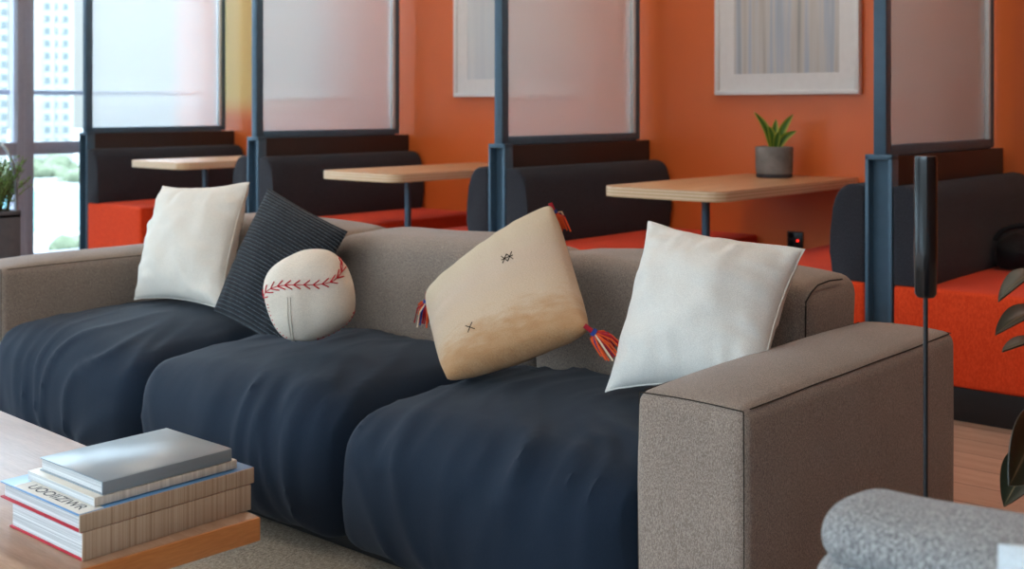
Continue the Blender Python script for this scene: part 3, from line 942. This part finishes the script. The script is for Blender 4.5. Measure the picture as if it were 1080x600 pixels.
def book(label, x0, x1, y0, y1, z0, z1, cover, spine, ct_=.003, over=.004, rz=0, rec=.0, back=None):
    c = Vector(((x0 + x1) / 2, (y0 + y1) / 2, 0)); mt = Matrix.Translation(c) @ Matrix.Rotation(rz, 4, 'Z') @ Matrix.Translation(-c)
    t = thing('book', label, 'book', (c.x, c.y, z0), 'books stacked on the coffee table')
    MB().box(x0 + over, x1 - .003, y0 + over, y1 - over, z0 + ct_, z1 - ct_, mat=mt).build('pages', M['pages'], t)
    m = MB()
    m.box(x0, x1 - .002, y0, y1, z1 - ct_, z1, .001, mat=mt)
    m.box(x0, x1 - .002, y0, y1, z0, z0 + ct_, .001, mat=mt, mi=1)
    m.build('cover', [cover, back or cover], t, ang=30)
    MB().box(x1 - .003, x1 + .001, y0, y1, z0 + .0005, z1 - .0005, .0012, mat=mt).build('spine', spine, t, ang=30)
    return t, mt
book('thick red hardback at the bottom of the book stack', -2.022, -1.777, .99, 1.318, .38, .427, M['cover_red'], M['spine_tan'])
bt, bmt = book('blue hardback with lettered white strip, second from bottom of the stack', -2.046, -1.777, .985, 1.325, .427, .456, M['cover_blue'], M['spine_tan'], .003, .006, back=M['cover_red'])
MB().box(-2.0, -1.781, .987, 1.03, .456, .4563).build('title_strip', M['paper_white'], bt)
fc = bpy.data.curves.new('txt', 'FONT'); fc.body = 'UOOIIZIWR'; fc.size = .03; fc.extrude = .0001
fo = bpy.data.objects.new('txt', fc); COL.objects.link(fo)
dg = bpy.context.evaluated_depsgraph_get()
tm = bpy.data.meshes.new_from_object(fo.evaluated_get(dg)); bpy.data.objects.remove(fo)
xs = [v.co.x for v in tm.vertices]; ys = [v.co.y for v in tm.vertices]
for v in tm.vertices:
    v.co = Vector((-1.975 + (v.co.x - min(xs)) / (max(xs) - min(xs)) * .175, .997 + (v.co.y - min(ys)) / (max(ys) - min(ys)) * .019, .4564 + v.co.z)) - bt.location
tm.materials.clear(); tm.materials.append(M['ink'])
to = bpy.data.objects.new('title_lettering', tm); COL.objects.link(to); to.parent = bt
book('thin cream paperback under the grey book', -2.012, -1.79, 1.018, 1.297, .4575, .473, M['cover_cream'], M['spine_cream'], .0012, .0005)
book('grey hardback on top of the book stack', -1.997, -1.79, 1.032, 1.286, .473, .496, M['cover_grey'], M['cover_grey'], .0025, .003)

# ------------------------------------------------------------------ armchair bottom right
ac = thing('armchair', 'light grey wool armchair cut off at the lower right corner', 'armchair', (-.632, 1.27, 0))
ac.rotation_euler.z = math.radians(-7.6)
def rollfn(u, v, w, co):
    n = noise.noise(co * 6) * .006
    return (n, n + .012 * v * (1 - u * u), n + .01 * (1 - u ** 4) * max(0, w))
for y0, y1 in ((1.2, 1.345), (.57, .715)):
    MB().soft(-.612, .14, y0, y1, .604, .676, (.036, .06, .0355), rollfn, .02).build('armrest', M['chair_wool'], ac)
    MB().soft(-.618, .14, y0 - .004, y1 - .004, .12, .62, (.045, .05, .03), rollfn, .025).build('side_panel', M['chair_wool'], ac)
MB().soft(.0, .16, .58, 1.33, .12, .86, (.06, .06, .07), rollfn, .03).build('backrest', M['chair_wool'], ac)
MB().soft(-.66, .05, .7, 1.21, .2, .43, (.05, .05, .05), rollfn, .03).build('seat_cushion', M['chair_wool'], ac)
for x, y in ((-.58, .64), (-.58, 1.27), (.06, .64), (.06, 1.27)):
    MB().tube([(x, y, .0), (x, y, .14)], .012, 12, r2=.018).build('leg', M['black_metal'], ac)
pillow('throw_pillow', 'pale bluish white pillow on the armchair at the lower right edge',
       ((-.375, 1.0, .45), (-.08, 1.0, .45), (-.378, 1.10, .715), (-.10, 1.105, .80)), .05, M['pale_cushion'], None, seed=33)

# ------------------------------------------------------------------ floor lamp
LX, LY = -.695, 1.72
t = thing('floor_lamp', 'slim black floor lamp standing right of the sofa arm', 'lamp', (LX, LY, 0))
MB().lathe([(0, 0), (.11, 0), (.112, .006), (.108, .012), (.012, .016), (.008, .03), (0, .03)], (LX, LY, 0), 40).build('base', M['black_metal'], t)
MB().tube([(LX, LY, .02), (LX, LY, .84)], .0035, 12).build('pole', M['black_metal'], t)
MB().lathe([(0, .83), (.012, .83), (.0155, .835), (.0165, .90), (.0165, 1.03), (.0155, 1.037), (0, 1.037)], (LX, LY, 0), 32).build('lamp_shade', M['gloss_black'], t)

# ------------------------------------------------------------------ rubber plant right
RX, RY = -.545, 2.10
t = thing('rubber_plant', 'dark leaved rubber plant at the right edge of the picture', 'plant', (RX, RY, 0))
MB().lathe([(0, 0), (.1, 0), (.11, .01), (.135, .26), (.13, .27), (.118, .265), (.11, .22), (0, .215)], (RX, RY, 0), 36).build('pot', M['slate'], t)
MB().lathe([(0, .215), (.112, .22), (.06, .228), (0, .23)], (RX, RY, 0), 24).build('soil', M['soil'], t)
MB().tube([(RX, RY, .22), (RX + .01, RY, .5), (RX, RY + .01, .8), (RX + .01, RY, 1.02)], .011, 10, r2=.006).build('stem', M['stem'], t)
def pt(px, py, d):
    q = (px - 540) / 1260
    return Vector((0, 0, CH)) + (F_ + R_ * q - UPV * (py - 112) / 1260) * d
for (bs, tip, w, bend, sag) in (
    ((1110, 292, 2.0), (1053, 318, 1.9), .022, UPV * 1 + F_ * .05, .02),
    ((1112, 330, 2.0), (1050, 353, 1.88), .024, UPV * 1 - F_ * .12, .014),
    ((1112, 362, 2.05), (1057, 371, 1.96), .02, UPV * 1 - F_ * .0, .008),
    ((1100, 440, 2.0), (1064, 512, 1.86), .045, -F_ + UPV * .2, .0),
    ((1100, 480, 2.0), (1059, 534, 1.93), .034, -F_ * .5 + UPV * .7 - R_ * .3, .012),
    ((1120, 300, 2.0), (1190, 262, 2.05), .05, UPV - F_ * .3, .03),
    ((1120, 400, 2.0), (1195, 420, 1.9), .05, UPV - F_ * .4, .03),
    ((1118, 200, 2.0), (1135, 100, 2.0), .035, -F_ + UPV * .2, .0),
    ((1118, 250, 2.0), (1170, 190, 2.15), .045, UPV - F_ * .3, .02)):
    b0 = pt(*bs); tp = pt(*tip)
    mb = MB(); blade(mb, b0, tp, w, bend, sag=UPV * sag, thick=.0025, n=16, cup=.35)
    mb.tube([b0, b0.lerp(Vector((RX, RY, b0.z - .04)), .6), Vector((RX + .005, RY, b0.z - .06))], .004, 6)
    mb.build('leaf', M['rubber_leaf'], t)

# ------------------------------------------------------------------ herb planter by the window
hx, hy = pt(-6, 240, 5.7).x, pt(-6, 240, 5.7).y
t = thing('herb_planter', 'dark grey planter with feathery green herb beside the window', 'plant', (hx, hy, 0))
rz = Matrix.Translation((hx, hy, 0)) @ Matrix.Rotation(0, 4, 'Z')
m = MB(); q = .088
m.box(-q, q, -q, q, 0, .60, .006, mat=rz)
m.box(-q, q, -q, -q + .012, .58, .612, .002, mat=rz); m.box(-q, q, q - .012, q, .58, .612, .002, mat=rz)
m.box(-q, -q + .012, -q, q, .58, .612, .002, mat=rz); m.box(q - .012, q, -q, q, .58, .612, .002, mat=rz)
m.build('planter_box', M['slate'], t, ang=30)
MB().box(-q + .01, q - .01, -q + .01, q - .01, .595, .606, mat=rz).build('soil', M['soil'], t)
fol = MB(); stm = MB()
for i in range(170):
    a = random.uniform(0, 2 * PI); r0 = random.uniform(0, .07); spread = random.uniform(.01, .12)
    b0 = Vector((hx + r0 * math.cos(a), hy + r0 * math.sin(a), .60))
    H = random.uniform(.12, .26)
    P = [b0 + Vector((math.cos(a) * spread * s * s, math.sin(a) * spread * s * s, H * s)) for s in (0, .35, .7, 1)]
    stm.tube(P, .0016, 4)
    for k in range(16):
        s = .25 + .75 * k / 15; p = b0 + Vector((math.cos(a) * spread * s * s, math.sin(a) * spread * s * s, H * s))
        d = Vector((random.uniform(-1, 1), random.uniform(-1, 1), random.uniform(.2, 1))).normalized()
        L = random.uniform(.014, .028); sd = d.cross(Vector((.3, .5, .7))).normalized() * .005; nn = d.cross(sd).normalized() * .0008
        vs = [fol.bm.verts.new(v) for v in (p - sd * .4, p + d * L * .5 + sd + nn, p + d * L, p + d * L * .5 - sd + nn, p + d * L * .5 - nn * 2)]
        fol.bm.faces.new((vs[0], vs[1], vs[2], vs[3])); fol.bm.faces.new((vs[0], vs[4], vs[1])); fol.bm.faces.new((vs[1], vs[4], vs[2])); fol.bm.faces.new((vs[2], vs[4], vs[3])); fol.bm.faces.new((vs[3], vs[4], vs[0]))
fol.build('foliage', M['herb'], t, smooth=False); stm.build('stems', M['stem'], t)
P = []
for k in range(21):
    a = PI * k / 20
    P.append(Vector((hx, hy, .66 + .28 * math.sin(a) ** .8)) + R_ * (.105 * math.cos(a)))
P = [Vector((P[0].x, P[0].y, .45))] + P + [Vector((P[-1].x, P[-1].y, .45))]
MB().tube(P, .008, 10).build('carrying_hoop', M['chrome'], t)

# ------------------------------------------------------------------ outside the window
rl = thing('balcony_railing', 'thin grey handrail outside the window', 'railing', (-8.12, 3, 0))
MB().box(-8.14, -8.1, -3.6, 5.6, 1.19, 1.225, .004).build('handrail', M['mullion'], rl)
for y in (-3.5, -.4, 2.4, 5.5):
    MB().box(-8.135, -8.105, y - .012, y + .012, -.2, 1.19).build('post', M['mullion'], rl)
GZ = -13.0
gd = MB(); gd.box(-700, -12, -350, 700, GZ - 1, GZ); tag(gd.build('street_ground', M['ground']), 'pale paved ground far below outside the window', 'ground', kind='structure')
def tower(px0, px1, d, depth, ztop, label, cols, fh, wh, grid=True):
    a = pt(px0, 112, d); b_ = pt(px1, 112, d); c = (a + b_) / 2; w = (b_ - a).length
    vdir = Vector((c.x, c.y, 0)).normalized(); ang = math.atan2(vdir.y, vdir.x) - PI / 2
    t = thing('tower_block', label, 'building', (c.x, c.y, GZ))
    mt = Matrix.Translation((c.x, c.y, 0)) @ Matrix.Rotation(ang, 4, 'Z')
    m = MB(); m.box(-w / 2, w / 2, 0, depth, GZ, ztop, .15, mat=mt)
    for cx_, cw in cols:
        m.box(cx_ * w - cw * .9, cx_ * w - cw * .75, -.25, 0, GZ + 4, ztop, mat=mt)
    m.build('facade', M['tower'], t, ang=30)
    proto = None; z = -8.5
    zs_ = []
    while z < ztop - 2: zs_.append(z); z += fh
    for cx_, cw in cols:
        for z in zs_:
            if proto is None or proto[1] != cw:
                f = MB(); f.box(-cw / 2, cw / 2, -.08, .06, 0, wh); f.box(-cw / 2 - .1, cw / 2 + .1, -.18, .02, -.18, -.02)
                o = f.build('window', M['tower_glass']); o.parent = t
                proto = (o, cw)
            else:
                o = proto[0].copy(); COL.objects.link(o); o.parent = t
            o.location = (mt @ Vector((cx_ * w, -.02, z))) - t.location
            o.rotation_euler = (0, 0, ang)
    return t
tower(24, 76, 300, 14, 42, 'pale high-rise tower seen through the window beside the mullion', ((-.30, 1.0), (.0, 1.3), (.175, .6), (.35, 1.3)), 3.1, 1.45)
tower(-30, 6, 290, 14, 40, 'pale high-rise at the left picture edge beyond the mullion', ((.42, 1.4), (.15, 1.4)), 3.2, 1.5)
def tree(px, d, ztop, r, label):
    p = pt(px, 112, d)
    t = thing('tree', label, 'tree', (p.x, p.y, GZ), 'trees outside the window')
    MB().tube([(p.x, p.y, GZ), (p.x, p.y, ztop - r)], r * .12, 8, r2=r * .06).build('trunk', M['trunk'], t)
    m = MB()
    for i in range(9):
        o = Vector((random.uniform(-1, 1), random.uniform(-1, 1), random.uniform(-.7, .5))) * r * .65
        b = bmesh.new(); b.loops.layers.uv.new('UVMap'); bmesh.ops.create_icosphere(b, subdivisions=3, radius=r * random.uniform(.4, .62))
        for v in b.verts: v.co = v.co * (1 + .25 * noise.noise(v.co * 3 / r + o)) + o + Vector((p.x, p.y, ztop - r))
        m.merge(b)
    m.build('crown', M['tree'], t)
tl = [(38, 252, -9.5, 4, 'hazy tree just right of the window mullion'), (52, 238, -8.5, 4.2, 'tallest hazy tree beyond the pool'), (66, 266, -9.0, 4, 'hazy tree between the tallest tree and the divider'), (82, 224, -9, 4, 'hazy tree beside the far left divider'),
      (72, 112, -10.2, 1.6, 'small tree in front of the pool beside the divider'), (10, 226, -8.5, 4.2, 'hazy tree behind the herb planter')]
for a in tl: tree(*a)
pc = pt(66, 112, 168)
pl = MB(); pl.prism_z([(pc.x + 34 * math.cos(a) - 0, pc.y + 34 * math.sin(a)) for a in [2 * PI * k / 40 for k in range(40)]], GZ, GZ + .15)
tag(pl.build('swimming_pool', M['pool'], smooth=False), 'turquoise pool far below outside the window', 'pool')

# ------------------------------------------------------------------ light
W = bpy.data.worlds.new('sky'); SC.world = W; W.use_nodes = True
nt = W.node_tree; nt.nodes.clear()
o = nt.nodes.new('ShaderNodeOutputWorld'); bg = nt.nodes.new('ShaderNodeBackground')
tc = nt.nodes.new('ShaderNodeTexCoord'); sp = nt.nodes.new('ShaderNodeSeparateXYZ'); cr = nt.nodes.new('ShaderNodeValToRGB')
nt.links.new(tc.outputs['Generated'], sp.inputs[0]); nt.links.new(sp.outputs['Z'], cr.inputs[0])
while len(cr.color_ramp.elements) < 4: cr.color_ramp.elements.new(.5)
for e_, (p_, c_) in zip(cr.color_ramp.elements, ((0, (.048, .054, .056, 1)), (.1, (.053, .058, .06, 1)), (.3, (.50, .62, .74, 1)), (.75, (.72, .86, 1.0, 1)))):
    e_.position = p_; e_.color = c_
nt.links.new(cr.outputs[0], bg.inputs['Color']); bg.inputs['Strength'].default_value = 7.4
nt.links.new(bg.outputs[0], o.inputs['Surface'])
# portals guide sampling through the window wall
for i in range(len(edges) - 1):
    y1, y0 = edges[i], edges[i + 1]
    L = bpy.data.lights.new('daylight_portal', 'AREA'); L.shape = 'RECTANGLE'; L.size = y1 - y0; L.size_y = ZC; L.cycles.is_portal = True
    lo = bpy.data.objects.new('daylight_portal', L); COL.objects.link(lo)
    lo.location = (XW - .15, (y0 + y1) / 2, ZC / 2); lo.rotation_euler = (0, -PI / 2, 0)
L = bpy.data.lights.new('daylight_portal', 'AREA'); L.shape = 'RECTANGLE'; L.size = XE - XW; L.size_y = ZC; L.cycles.is_portal = True
lo = bpy.data.objects.new('daylight_portal', L); COL.objects.link(lo)
lo.location = ((XE + XW) / 2, YS - .15, ZC / 2); lo.rotation_euler = (PI / 2, 0, 0)
# recessed ceiling lamps (warm)
M['lamp'] = emit('warm_lamp_diffuser', (1, .86, .70, 1), 18)
def ceiling_lamp(x, y):
    t = thing('ceiling_light', 'round recessed ceiling lamp', 'lamp', (x, y, ZC), 'round recessed ceiling lamps')
    MB().lathe([(.126, -.012), (.15, -.01), (.15, 0), (.126, 0)], (x, y, ZC), 32, ring=True).build('trim_ring', M['white_frame'], t)
    MB().lathe([(0, -.008), (.125, -.008), (.125, -.001), (0, -.001)], (x, y, ZC), 32).build('diffuser', M['lamp'], t)
for y in (-2.2, .4, 3.0, 4.6):
    for x in (-6.6, -4.7, -2.82, -.9):
        ceiling_lamp(x, y)
